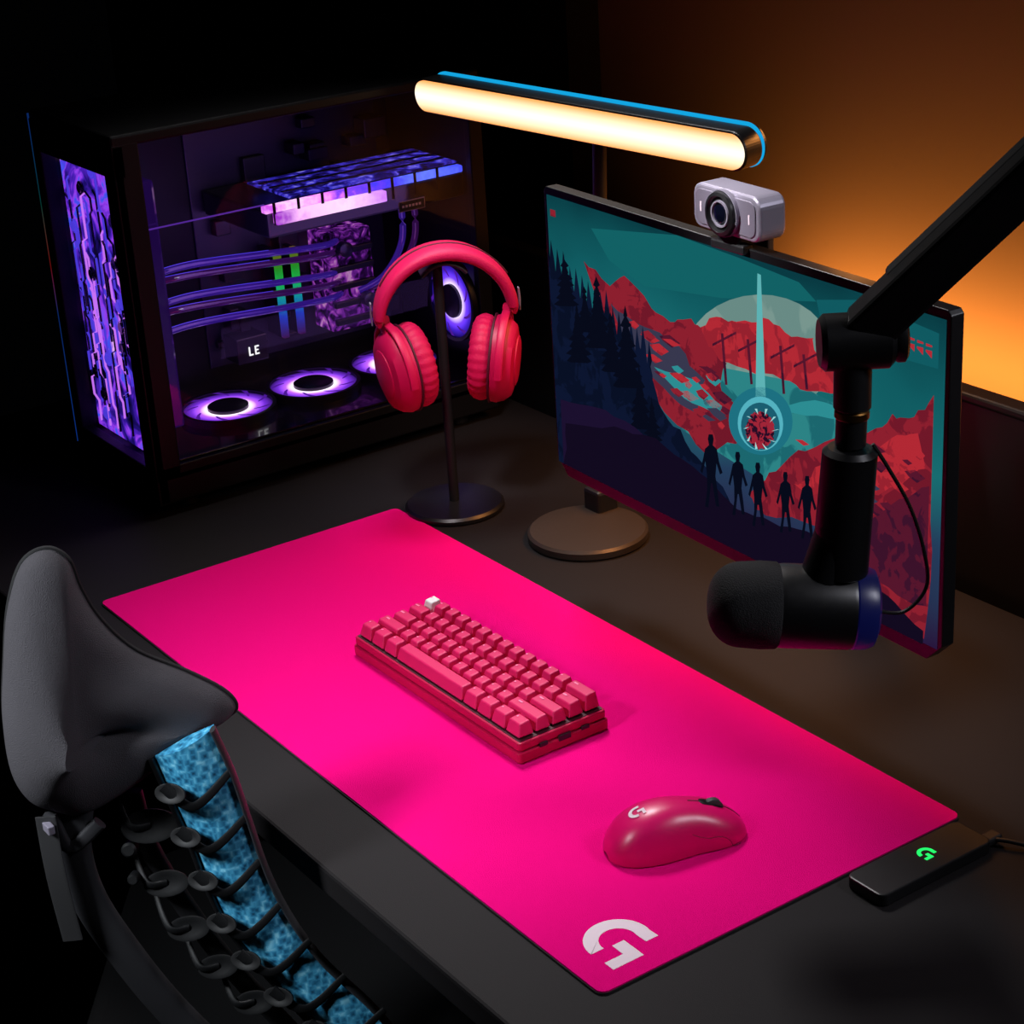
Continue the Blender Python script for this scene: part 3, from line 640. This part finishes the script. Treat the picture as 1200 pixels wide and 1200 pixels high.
sweep(g,'back_frame_inner',spline([ck(150,930,.0),ck(165,1000,.0),ck(205,1080,.0),ck(255,1160,0),ck(330,1280,-.02)],8),.018,.010,M_blk,ref=nn,p=3)
sweep(g,'frame_collar',spline([ck(66,930,.035),ck(82,975,.03),ck(120,945,.03)],6),.012,.008,M_frame,ref=nn,p=3)
sweep(g,'tag_strap',spline([ck(62,930,.040),ck(68,1000,.042),ck(78,1085,.038)],6),.017,.0025,mat('strap_webbing',(34,34,36),.8),ref=nn,p=5)
box(g,'strap_buckle',ck(64,940,.042),(.018,.006,.008),M_steel,bevel=.001)
# seat, column, base (below the desk)
M_seat=mat('seat_fabric_black',(12,12,13),.95,spec=.1,bump=.5,bscale=900)
SC=O+er*.02-nn*.27;SC.z=-.30
Rz=Matrix.Translation(SC)@Matrix.Rotation(math.atan2(er[1],er[0]),4,'Z')
prism(g,'seat_cushion',rrect(.46,.44,.08,n=8),-.04,.035,M_seat,M=Rz,bevel=.02,seg=4)
prism(g,'seat_pan',rrect(.40,.38,.06,n=8),-.075,-.04,M_blk,M=Rz,bevel=.01)
sweep(g,'back_spine',spline([ck(290,1380,-.03),ck(290,1450,-.10),SC+V((0,0,-.06))],8),.05,.03,M_frame,ref=(0,0,1),p=3)
cyl(g,'gas_column',(SC.x,SC.y,-.64),(SC.x,SC.y,-.36),.025,M_blk)
for i in range(5):
    a=2*math.pi*i/5+.3;d=V((math.cos(a),math.sin(a),0));h=V((SC.x,SC.y,-.645))
    sweep(g,'base_leg',[h,h+d*.15,h+d*.29+V((0,0,-.025))],.035,.03,M_blk,p=3,widths=[1.2,1,.75])
    cyl(g,'castor',h+d*.29+V((-.018*d.y,.018*d.x,-.0555)),h+d*.29+V((.018*d.y,-.018*d.x,-.0555)),.0295,M_blk)
# ------------------------------------------------------------ camera
cd=bpy.data.cameras.new('camera');co=bpy.data.objects.new('camera',cd);sc.collection.objects.link(co)
r=V((.5745,.8164,-.0584)).normalized();b=V((.7656,-.5107,.3912));b=(b-r*b.dot(r)).normalized();u=b.cross(r)
co.matrix_world=Matrix(((r.x,u.x,b.x,.9931),(r.y,u.y,b.y,-.7159),(r.z,u.z,b.z,.92),(0,0,0,1)))
cd.lens=36*2303/1200;cd.sensor_width=36;cd.clip_start=.02;sc.camera=co
# ------------------------------------------------------------ lights
def area(name,loc,tgt,sx,sy,c,w,spread=180):
    l=bpy.data.lights.new(name,'AREA');l.shape='RECTANGLE';l.size=sx;l.size_y=sy;l.color=c;l.energy=w;l.spread=math.radians(spread)
    o=bpy.data.objects.new(name,l);o.location=loc;d=V(tgt)-V(loc);o.rotation_euler=d.to_track_quat('-Z','Y').to_euler();sc.collection.objects.link(o)
area('key_light',(-.98,.50,1.32),(-.40,.12,0),.30,.30,(1,.96,.97),2.7,64)
area('wall_wash_light',(-.45,.99,.05),(-.45,1.1,.11),1.0,.05,(1,.36,.06),4.2,155)
area('desk_wash_light',(-.45,.64,.48),(-.50,.56,0),.7,.08,(1,.36,.08),3.0,125)
area('chair_light',(-.35,-1.1,1.0),(-.40,-.17,.05),.25,.25,(.9,.95,1),1.05,32)
area('rim_light',(.9,.9,1.2),(0,.3,.3),.3,.3,(.9,.9,1),1.4,60)
area('headphone_light',(-.55,.1,1.0),(-.86,.44,.24),.15,.15,(1,.9,.95),.22,24)
area('webcam_light',(-.45,-.05,.95),(-.30,.40,.47),.1,.1,(1,.97,1),.12,14)
area('case_fill_light',(-1.105,.42,.27),(-1.3,.42,.22),.3,.2,(.45,.2,1),.34,150)  # added violet fill for a richer interior, not a fixture of the tower
w=bpy.data.worlds.new('world');sc.world=w;w.use_nodes=True;w.node_tree.nodes['Background'].inputs[0].default_value=(.5,.55,.7,1);w.node_tree.nodes['Background'].inputs[1].default_value=.0005
